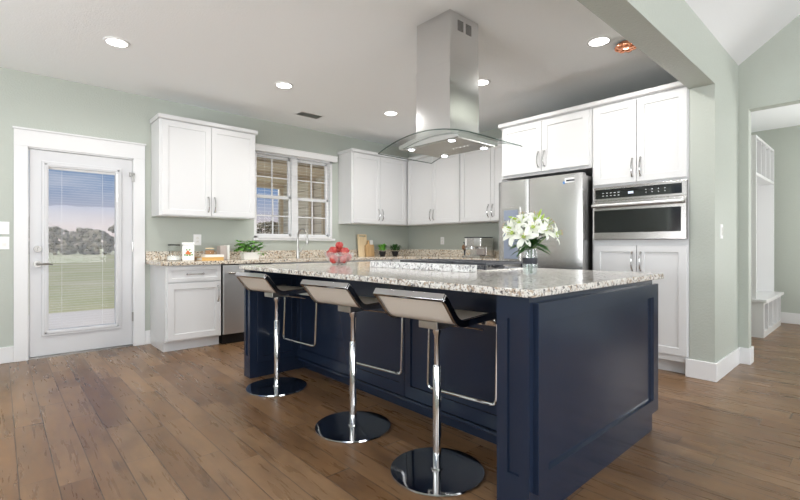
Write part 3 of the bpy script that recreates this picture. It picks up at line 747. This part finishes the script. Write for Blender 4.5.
# ================================================================ CEILING FITTINGS
LP = [(.704, 4.185, 'recessed ceiling light nearest the glass door'), (2.163, 4.156, 'recessed ceiling light in front of the ceiling vent'),
      (3.608, 4.141, 'recessed ceiling light nearest the kitchen corner'), (3.594, 2.744, 'recessed ceiling light just right of the hood chimney'),
      (3.576, 1.554, 'recessed ceiling light beside the copper fixture')]
for x, y, lab in LP:
    t_ = thing('recessed_light', 'round white '+lab, 'ceiling light', (x, y, 2.74), 0, 'recessed kitchen ceiling lights')
    s = MB(); s.lathe([(.094, 0), (.092, -.006), (.074, -.009), (.072, -.003)], 36, cap0=False, cap1=False); s.build('trim_ring', 'white_plastic', t_)
    s = MB(); s.lathe([(.0735, -.0035), (.072, -.007), (.0, -.0072)], 36, cap0=False, cap1=False); s.build('diffuser', 'lamp_glow', t_)
    light('recessed_lamp', 'AREA', (x, y, 2.725), (0, 0, 0), LAMP_SPOT, (1, .97, .93), shape='DISK', size=.14, spread=2.8)
t_ = thing('copper_ceiling_light', 'small copper petal ceiling light partly hidden behind the header', 'ceiling light', (3.77, 1.42, 2.74))
s = MB(); s.lathe([(.05, 0), (.05, -.012), (.03, -.016)], 24); s.build('canopy', 'copper', t_)
for k in range(7):
    a = 2*PI*k/7; s = MB(); s.sphere((.052*math.cos(a), .052*math.sin(a), -.034), .036, 12, 8, (1, 1, .75)); s.build('petal', 'copper', t_)
s = MB(); s.sphere((0, 0, -.035), .03, 14, 8, (1, 1, .6)); s.build('bulb', 'copper_glow', t_)
v_ = thing('ceiling_vent', 'white rectangular air vent in the kitchen ceiling near the window', 'vent', (2.9, 4.90, 2.74))
s = MB(); s.box(-.17, .17, -.095, .095, -.004, 0); s.build('vent_frame', 'white_plastic', v_, bevel=.002, segs=1)
s = MB(); s.box(-.145, .145, -.07, .07, -.0046, -.004); s.build('vent_opening', 'dark_gap', v_)
s = MB()
for k in range(9): s.box(-.145, .145, -.067+k*.016, -.061+k*.016, -.008, -.0046)
s.build('louvers', 'brushed_nickel', v_)
s = MB(); s.lathe([(.0, 0), (.006, -.001), (.012, -.008), (0, -.012)], 12, (.21, 4.1, 2.74), cap0=False, cap1=False)
s.b.free()

# outlets and switches
def plate(label, cat, loc, rz, kind, w=.075, h=.118):
    p = thing('wall_outlet' if kind == 'outlet' else 'light_switch', label, cat, loc, rz)
    s = MB(); s.box(-w/2, w/2, -.006, 0, -h/2, h/2); s.build('cover_plate', 'white_plastic', p, bevel=.002)
    if kind == 'outlet':
        for z in (-.021, .021):
            s = MB(); s.lathe([(.0165, 0), (.0165, .0025)], 18, M=Matrix.Translation((0, -.006, z)) @ Matrix.Rotation(PI/2, 4, 'X')); k_ = s.build('socket', 'white_ceramic', p)
            s = MB(); s.box(-.007, -.005, -.0092, -.0086, z-.004, z+.005); s.box(.005, .007, -.0092, -.0086, z-.004, z+.005); s.build('slots', 'dark_gap', k_)
    else:
        s = MB(); s.box(-.016, .016, -.0085, -.006, -.033, .033); s.prism([(-.0085, -.03), (-.0125, 0), (-.0085, .0)], 0, -.013, .013); s.build('rocker', 'white_ceramic', p)
    return p
plate('white wall outlet above the canister on the left wall', 'outlet', (1.74, YA, 1.158), 0, 'outlet', .09, .13)
plate('white wall outlet under the corner wall cabinet', 'outlet', (XB, 4.717, 1.165), -PI/2, 'outlet')
plate('white light switch left of the glass door, the upper one', 'light switch', (.031, YA, 1.254), 0, 'switch')
plate('white light switch left of the glass door, the lower one', 'light switch', (.031, YA, 1.115), 0, 'switch')
plate('white light switch on the green pier beside the oven cabinet', 'light switch', (4.45, PY0, 1.21), 0, 'switch', .075, .12)

# ================================================================ LEFT COUNTER ITEMS
def lathe_part(name, prof, m, parent, n=28, c=(0, 0, 0), **k):
    s = MB(); s.lathe(prof, n, c, **k); return s.build(name, m, parent)
j = thing('glass_jar', 'clear glass jar with a black lid at the left end of the worktop', 'jar', (1.405, 5.20, CT))
lathe_part('jar_body', [(.066, 0), (.071, .004), (.071, .055), (.064, .12), (.054, .165), (.051, .165), (.061, .12), (.068, .055), (.068, .006), (0, .006)], 'vessel_glass', j, cap1=False)
lathe_part('lid', [(.060, .166), (.061, .176), (.056, .178)], 'black_plastic', j)
lathe_part('contents', [(.063, .0065), (.0672, .010), (.0672, .042), (.05, .054), (0, .058)], 'white_ceramic', j, cap1=False)
c_ = thing('canister', 'white ceramic canister with painted fruit beside the glass jar', 'canister', (1.525, 5.12, CT), -.25)
s = MB(); s.box(-.06, .06, -.06, .06, 0, .17); s.build('canister_body', 'white_ceramic', c_, bevel=.012, segs=3)
s = MB(); s.box(-.057, .057, -.057, .057, .17, .176); s.build('seal', 'brushed_nickel', c_)
s = MB(); s.box(-.063, .063, -.063, .063, .176, .20); s.build('lid', 'white_ceramic', c_, bevel=.006, segs=3)
s = MB(); yy = -.0602
def disc(s, x, z, r, y, n=12):
    v = [s.b.verts.new((x+r*math.cos(2*PI*k/n), y, z+r*.9*math.sin(2*PI*k/n))) for k in range(n)]; s.face(v)
for x, z, r_ in ((-.012, .07, .012), (.006, .068, .014), (-.004, .085, .010)): disc(s, x*1.2, z*1.2, r_*1.25, yy)
s.mi = 1
for x, z, r_ in ((-.028, .054, .008), (-.01, .052, .009), (.012, .052, .009), (.03, .055, .008), (-.014, .1, .007), (.01, .1, .008), (.022, .075, .007)): disc(s, x*1.2, z*1.2, r_*1.25, yy-.0004)
s.build('painted_fruit', ['decal_orange', 'decal_green'], c_, normals=False)
b1 = thing('book', 'book with a golden tan cover lying under the white book', 'book', (1.755, 5.12, CT), .05, 'books on the worktop')
s = MB(); s.box(-.115, .115, -.08, .08, .004, .032); s.build('pages', 'book_white', b1)
s = MB(); s.box(-.12, .12, -.085, .083, 0, .004); s.box(-.12, .12, -.085, .083, .032, .036); s.box(-.12, .12, -.086, -.081, 0, .036); s.build('cover', 'book_gold', b1)
b2 = thing('book', 'white book lying on top of the tan book', 'book', (1.780, 5.12, CT+.0362), -.02, 'books on the worktop')
s = MB(); s.box(-.10, .10, -.073, .073, .003, .025); s.build('pages', 'book_white', b2)
s = MB(); s.box(-.104, .104, -.078, .076, 0, .003); s.box(-.104, .104, -.078, .076, .025, .028); s.box(-.104, .104, -.079, -.075, 0, .028); s.build('cover', 'book_white', b2)
b3 = thing('wooden_box', 'small brown wooden box beside the tan book', 'box', (1.64, 5.30, CT))
s = MB(); s.box(-.05, .05, -.03, .03, 0, .03); s.build('box_body', 'wood_brown', b3, bevel=.003); s = MB(); s.box(-.052, .052, -.032, .032, .03, .04); s.build('lid', 'wood_tan', b3, bevel=.002)
cb = thing('cork_jar', 'squat glass jar filled with brown bits standing on the white book', 'jar', (1.755, 5.12, CT+.0644))
lathe_part('jar_body', [(.048, 0), (.052, .01), (.052, .05), (.046, .062), (.044, .062), (.049, .05), (.049, .003), (0, .003)], 'vessel_glass', cb, cap1=False)
lathe_part('contents', [(.046, .0035), (.048, .008), (.048, .046), (0, .05)], 'cork', cb, cap1=False)
lathe_part('lid', [(.046, .0622), (.047, .072), (.03, .076)], 'wood_pale', cb)
tb = thing('recipe_stand', 'upright taupe and white book ends beside the leafy plant', 'stand', (1.955, 5.25, CT), 0)
s = MB(); s.box(-.055, .02, -.05, .06, 0, .165); s.build('taupe_block', 'taupe', tb, bevel=.004); s = MB(); s.box(.022, .05, -.065, .06, 0, .17); s.build('white_block', 'white_ceramic', tb, bevel=.004)

def leaf(s, base_, dirv, L, w, droop=.2, fold=.15):
    d = Vector(dirv).normalized(); side = d.cross(Vector((0, 0, 1)))
    side = side.normalized() if side.length > .05 else Vector((1, 0, 0)); up = side.cross(d).normalized()
    P = Vector(base_); prev = None; n = 4
    for k in range(n+1):
        u = k/n; c = P+d*L*u-Vector((0, 0, 1))*droop*L*u*u; ww = w*math.sin(PI*min(.97, .08+u*.9))**.8*.5
        if k == n: ww = .0005
        row = [s.b.verts.new(c-side*ww+up*fold*ww), s.b.verts.new(c), s.b.verts.new(c+side*ww+up*fold*ww)]
        if prev:
            s.face([prev[0], prev[1], row[1], row[0]], True); s.face([prev[1], prev[2], row[2], row[1]], True)
        prev = row
# leafy plant in white planter
pl = thing('potted_plant', 'bright green leafy plant in a white planter beside the taupe stand', 'plant', (2.205, 5.08, CT), 0)
A = [(-.105, -.055), (.105, -.055), (.105, .055), (-.105, .055)]
s = MB(); vb = [s.b.verts.new((x*.82, y*.82, 0)) for x, y in A]; vt = [s.b.verts.new((x, y, .085)) for x, y in A]; vi = [s.b.verts.new((x*.92, y*.88, .085)) for x, y in A]; vj = [s.b.verts.new((x*.9, y*.86, .07)) for x, y in A]
s.face(vb[::-1])
for P_, Q_ in ((vb, vt), (vt, vi), (vi, vj)):
    for k in range(4): s.face([P_[k], P_[(k+1) % 4], Q_[(k+1) % 4], Q_[k]])
s.build('planter', 'white_ceramic', pl, bevel=.003)
s = MB(); s.box(-.09, .09, -.045, .045, .066, .071); s.build('soil', 'soil', pl)
s = MB(); rnd = random.Random(3)
for k in range(190):
    a = rnd.uniform(0, 2*PI); e = rnd.uniform(0, 1)
    p = Vector((rnd.uniform(-.15, .15), rnd.uniform(-.07, .07), rnd.uniform(.10, .225)))
    p.z -= .35*abs(p.x)*rnd.random()
    leaf(s, p, (math.cos(a), math.sin(a), rnd.uniform(-.2, .7)), rnd.uniform(.045, .07), rnd.uniform(.036, .052), .3)
fo = s.build('foliage', 'leaf_bright', pl, normals=False)
s = MB()
for k in range(16): s.tube([(rnd.uniform(-.05, .05), rnd.uniform(-.03, .03), .07), (rnd.uniform(-.1, .1), rnd.uniform(-.05, .05), .15)], .0018, 5)
s.build('stems', 'leaf_dark', pl)

# faucet
fc = thing('faucet', 'tall brushed steel gooseneck faucet under the window', 'faucet', (2.95, 5.28, CT))
s = MB(); s.lathe([(.028, 0), (.028, .008), (.021, .014), (.019, .13), (.016, .15)], 24); s.build('faucet_body', 'brushed_nickel', fc)
fp = [(0, 0, .14), (0, 0, .27)]+[(.0+.02*(1-math.cos(a)), -.085*(1-math.cos(a)), .27+.115*math.sin(a)) for a in [PI*k/12 for k in range(1, 13)]]
s = MB(); s.tube(fp, .0125, 14); s.build('gooseneck', 'brushed_nickel', fc)
e = fp[-1]; s = MB(); s.tube([e, (e[0]+.002, e[1]-.004, e[2]-.09)], [.014, .018], 14); s.build('spray_head', 'brushed_nickel', fc)
s = MB(); s.tube([(.018, 0, .075), (.045, 0, .085)], .014, 12); s.tube([(.042, 0, .085), (.085, -.01, .15)], [.009, .006], 10); s.build('lever', 'brushed_nickel', fc)

# cutting boards
cbd = thing('cutting_board', 'large pale wooden cutting board with slot leaning on the backsplash', 'cutting board', (4.15, 5.40, CT)); cbd.rotation_euler = (math.radians(-7), 0, 0)
s = MB(); w_ = .085; s.box(-w_, w_, 0, .02, 0, .305); s.box(-w_, w_, 0, .02, .322, .34); s.box(-w_, -.06, 0, .02, .305, .322); s.box(.06, w_, 0, .02, .305, .322); s.build('board', 'wood_pale', cbd)
cb2 = thing('cutting_board', 'small brown wooden paddle board leaning in front of the pale board', 'cutting board', (4.215, 5.345, CT)); cb2.rotation_euler = (math.radians(-6), 0, 0)
s = MB(); pts = rounded([(0, 0, 0), (.06, 0, 0), (.06, 0, .17), (.014, 0, .19), (.012, 0, .25), (-.012, 0, .25), (-.014, 0, .19), (-.06, 0, .17), (-.06, 0, 0), (0, 0, 0)], .012, 4)
s.prism([(p.x, p.z) for p in pts[:-1]], 1, 0, .016); s.build('board', 'wood_tan', cb2)
cb3 = thing('cutting_board', 'small white topped wooden board behind the brown paddle board', 'cutting board', (4.30, 5.375, CT)); cb3.rotation_euler = (math.radians(-6), 0, 0)
s = MB(); s.box(-.045, .045, 0, .014, 0, .18); s.build('board', 'wood_tan', cb3, bevel=.004); s = MB(); s.box(-.03, .03, 0, .014, .18, .25); s.build('handle', 'white_ceramic', cb3, bevel=.004)
def small_pot(label, x, y, seed, spread):
    p = thing('potted_plant', label, 'plant', (x, y, CT), 0, 'small plants in black pots')
    lathe_part('pot', [(.034, 0), (.05, .03), (.055, .075), (.05, .075), (.046, .065), (0, .062)], 'pot_black', p, cap1=False)
    s = MB(); rn = random.Random(seed)
    for k in range(120):
        a = rn.uniform(0, 2*PI); q = rn.uniform(0, 1)**.6*spread
        leaf(s, (q*math.cos(a)*.7, q*math.sin(a)*.7, rn.uniform(.08, .16)), (math.cos(a), math.sin(a), rn.uniform(.3, 1.8)), rn.uniform(.04, .062), .02, .15)
    s.build('foliage', 'leaf_dark' if seed == 5 else 'leaf_bright', p, normals=False)
small_pot('small fine-leaved light green plant in a black pot next to the cutting boards', 4.39, 5.24, 4, .075)
small_pot('small dark green plant in a black pot nearest the corner', 4.67, 5.26, 5, .105)

# espresso machine (faces -X)
em = thing('espresso_machine', 'grey and chrome espresso machine on the worktop beside the fridge', 'coffee machine', (4.88, 3.80, CT), -PI/2)
s = MB(); s.box(-.14, .14, -.12, .18, 0, .03); s.box(-.14, .14, .03, .18, .03, .15); s.build('machine_base', 'stainless', em, bevel=.004)
s = MB(); s.box(-.14, .14, -.09, .18, .15, .275); s.build('machine_head', 'stainless', em, bevel=.005)
s = MB(); s.box(-.145, .145, -.095, .185, .275, .283); s.build('top_tray', 'black_iron', em)
s = MB(); s.box(.03, .125, -.094, -.088, .165, .262); s.build('gauge_panel', 'chrome', em)
s = MB(); s.box(-.13, -.10, -.094, -.088, .165, .262); s.build('side_strip', 'white_plastic', em)
s = MB(); s.box(.0, .12, .0, .03, .04, .12); s.build('water_tank', 'taupe', em)
s = MB(); s.lathe([(.03, .118), (.03, .15)], 20, (-.06, -.03, 0)); s.tube([(-.06, -.05, .133), (-.06, -.17, .125)], [.008, .012], 10); s.build('portafilter', 'chrome', em)
s = MB(); s.tube([(-.12, -.06, .16), (-.125, -.075, .10), (-.125, -.09, .06)], .005, 8); s.build('steam_wand', 'chrome', em)
gm = thing('coffee_tamper', 'dark brown coffee tool with steel stem left of the espresso machine', 'coffee tool', (4.90, 4.03, CT))
s = MB(); s.lathe([(.03, 0), (.03, .012), (.012, .02), (.010, .09), (.018, .10)], 16); s.build('tool_stem', 'black_iron', gm)
s = MB(); s.sphere((0, 0, .14), .042, 16, 10, (1, 1, 1)); s.build('grip', 'wood_brown', gm)
s = MB(); s.tube([(0, 0, .175), (0, 0, .20)], .01, 10); s.tube([(0, 0, .2), (0, 0, .215)], .02, 12); s.build('cap', 'black_iron', gm)

# ================================================================ ISLAND ITEMS
bw = thing('glass_bowl', 'clear glass bowl holding red apples on the island', 'bowl', (2.215, 3.235, CT))
pr_ = [(.045, 0), (.06, .003), (.10, .03), (.125, .075), (.132, .105), (.129, .107), (.120, .076), (.096, .034), (.056, .009), (0, .008)]
s = MB(); rings = []
n = 48
s.lathe(pr_, n, cap0=True, cap1=False)
for v in s.b.verts:
    a = math.atan2(v.co.y, v.co.x); 
    if v.co.z > .09: v.co.z += .004*math.cos(9*a)
s.build('bowl_body', 'cut_glass', bw)
AP = [(.0, .0, .168, 'red apple at the very top of the bowl'), (-.045, -.035, .125, 'large red apple in front just below the top one'), (.05, -.035, .115, 'red and orange apple on the right side of the bowl, upper layer'),
      (.005, .06, .115, 'red apple behind the others in the upper layer of the bowl'), (-.075, .02, .095, 'small orange red apple at the left rim of the bowl'),
      (-.035, -.062, .052, 'red apple at the lower left front of the bowl'), (.04, -.05, .050, 'pinkish red apple at the lower right front of the bowl'),
      (.0, .02, .044, 'red apple at the bottom centre of the bowl'), (.062, .035, .062, 'red apple low at the back right of the bowl'), (-.055, .05, .056, 'red apple low at the back left of the bowl')]
Rv = Vector((math.sin(YAW), -math.cos(YAW), 0)); Fv = Vector((math.cos(YAW), math.sin(YAW), 0))
for i_, (u, v_, z, lab) in enumerate(AP):
    p = Rv*u*1.08+Fv*v_*1.08; r_ = .0375+.002*((i_*7) % 3-1)
    ap = thing('apple', lab, 'apple', (2.215+p.x, 3.235+p.y, CT+z-r_), i_*1.3, 'apples in the glass bowl')
    s = MB(); s.lathe([(0, .06*r_/.036*.12), (r_*.35, 0.0), (r_*.8, r_*.35), (r_, r_), (r_*.95, r_*1.35), (r_*.6, r_*1.82), (r_*.25, r_*1.86), (0, r_*1.68)], 18, cap0=False, cap1=False); s.build('apple_body', 'red_apple', ap)
    s = MB(); s.tube([(0, 0, r_*1.65), (.003, 0, r_*2.1)], .0013, 5); s.build('stem', 'wood_brown', ap)

vx, vy = 2.166, 1.319
vs = thing('glass_vase', 'clear glass vase with a dark ribbon band on the island', 'vase', (vx, vy, CT))
lathe_part('vase_body', [(.028, 0), (.036, .006), (.041, .05), (.038, .10), (.036, .152), (.0335, .152), (.0355, .10), (.0385, .05), (.0335, .010), (0, .010)], 'cut_glass', vs, cap1=False)
lathe_part('ribbon_band', [(.0405, .068), (.0418, .070), (.0410, .099), (.0388, .101)], 'black_iron', vs, cap0=False, cap1=False)
lathe_part('water', [(.033, .0105), (.038, .05), (.037, .066), (0, .066)], 'water', vs, cap1=False)
lb = thing('lily_bouquet', 'bouquet of white lilies with green buds standing in the glass vase', 'bouquet', (vx, vy, CT))
def petal_mesh(s, M, L=.062, w=.026, curl=.5):
    prev = None; n = 6
    for k in range(n+1):
        u = k/n; ww = w*.5*math.sin(PI*(.12+.86*u))**.75; x = L*(math.sin(u*1.15)/math.sin(1.15)); z = .040*u - curl*.045*u**2.6*1.2
        if k == n: ww = .001
        row = [s.b.verts.new(M @ Vector((x, -ww, z+.12*ww))), s.b.verts.new(M @ Vector((x, 0, z-.002))), s.b.verts.new(M @ Vector((x, ww, z+.12*ww)))]
        if prev: s.face([prev[0], prev[1], row[1], row[0]], True); s.face([prev[1], prev[2], row[2], row[1]], True)
        prev = row
def bloom(pos, dirv, sc):
    q = Vector((0, 0, 1)).rotation_difference(Vector(dirv).normalized()).to_matrix().to_4x4()
    M0 = Matrix.Translation(pos) @ q @ Matrix.Scale(sc, 4)
    s = MB()
    for k in range(6): petal_mesh(s, M0 @ Matrix.Rotation(PI/3*k, 4, 'Z') @ Matrix.Translation((.003, 0, 0)), L=.062 if k % 2 else .056, w=.030 if k % 2 else .022)
    f = s.build('lily_bloom', 'petal', lb, normals=False)
    s = MB(); s.lathe([(.002, 0), (.010, .014), (.0, .006)], 10, M=M0, cap0=False, cap1=False); s.build('throat', 'petal_throat', f)
    s = MB()
    for k in range(5):
        a = 2*PI*k/5+.3; s.tube([M0 @ Vector((.004*math.cos(a), .004*math.sin(a), .005)), M0 @ Vector((.012*math.cos(a), .012*math.sin(a), .04))], .0008*sc, 4)
    s.build('stamens', 'leaf_lime', f)
    s = MB()
    for k in range(5):
        a = 2*PI*k/5+.3; p = M0 @ Vector((.012*math.cos(a), .012*math.sin(a), .041)); s.sphere(p, .0026, 6, 4, (1, 1, .7))
    s.build('anthers', 'anther', f)
def V(u, f, z): return Rv*u+Fv*f+Vector((0, 0, z))
BL = [((-.060, -.02, .285), (-.6, -.6, .6)), ((-.008, -.05, .262), (-.1, -1, .5)), ((.048, -.045, .250), (.5, -.9, .4)), ((-.092, -.03, .235), (-1, -.7, .2)), ((-.050, -.06, .215), (-.4, -1, .1)),
      ((.098, -.03, .232), (1, -.5, .2)), ((.015, .0, .305), (.1, -.5, 1)), ((-.035, .02, .312), (-.3, -.3, 1)), ((.070, .0, .275), (.8, -.3, .7)), ((-.1, .01, .262), (-1, -.1, .4)), ((.0, .06, .28), (.1, .9, .6)), ((.06, .07, .255), (.5, .8, .4)), ((-.06, .06, .25), (-.5, .8, .4))]
for p, d_ in BL: bloom(V(p[0]*1.15+.008, p[1], p[2]), V(*d_), random.uniform(.98, 1.2))
s = MB()
for p, d_ in BL:
    s.tube([V(random.uniform(-.012, .012), random.uniform(-.012, .012), .015), V(p[0]*.12, p[1]*.12, .15), V(*p)-V(*d_).normalized()*.004], .0022, 6)
s.build('stems', 'leaf_dark', lb)
BD = [((.05, -.01, .345), (.35, -.1, 1)), ((.085, -.01, .31), (.9, 0, .6)), ((-.095, 0, .32), (-1, 0, .3)), ((.125, -.02, .225), (.8, -.2, -.3)), ((-.11, -.02, .265), (-1, 0, .1)), ((.06, -.02, .32), (.5, 0, .9))]
for p, d_ in BD:
    a, dd = V(*p), V(*d_).normalized(); s = MB(); s.tube([a-dd*.025, a-dd*.012, a, a+dd*.014, a+dd*.026], [.002, .006, .0075, .005, .001], 8); s.tube([V(p[0]*.15, 0, .15), a-dd*.024], .0016, 5); s.build('bud', 'leaf_lime', lb)
s = MB(); rn = random.Random(11)
for k in range(80):
    a = rn.uniform(0, 2*PI); el = rn.uniform(-.15, 1.3)
    leaf(s, V(rn.uniform(-.012, .012), rn.uniform(-.012, .012), rn.uniform(.15, .19)), (math.cos(a), math.sin(a), el), rn.uniform(.11, .18), .022, .3)
s.build('leaves', 'leaf_dark', lb, normals=False)

# ================================================================ MUD ROOM LOCKER
lk = thing('mudroom_locker', 'white mud room locker bench with cubbies seen through the opening', 'locker', (6.66, 1.497, 0))
LW = 1.26
s = MB()
s.box(0, .05, -.53, 0, 0, .42); s.box(LW-.05, LW, -.53, 0, 0, .42); s.box(.05, LW-.05, -.02, 0, .07, .39); s.box(.05, LW-.05, -.53, 0, 0, .07); s.box(.05, LW-.05, -.53, 0, .39, .42)
for k in (1, 2, 3): s.box(LW*k/4-.02, LW*k/4+.02, -.53, -.02, .07, .39)
s.build('bench_box', CW, lk)
s = MB(); s.box(-.03, LW+.03, -.56, 0, .42, .455); s.build('bench_top', CW, lk, bevel=.004)
s = MB(); s.box(.03, LW-.03, -.02, 0, .455, 1.93); s.build('back_panel', CW, lk)
s = MB(); s.box(0, .03, -.46, 0, .455, 2.41)
s.build('side_panel', CW, lk); s = MB(); s.box(LW-.03, LW, -.46, 0, .455, 2.41); s.build('side_panel', CW, lk)
s = MB(); s.box(.03, LW-.03, -.46, 0, 1.93, 1.965); s.box(.03, LW-.03, -.46, 0, 2.38, 2.41); s.box(.03, LW-.03, -.02, 0, 1.965, 2.38)
for k in (1, 2, 3): s.box(LW*k/4-.015, LW*k/4+.015, -.46, -.02, 1.965, 2.38)
s.build('upper_cubbies', CW, lk)
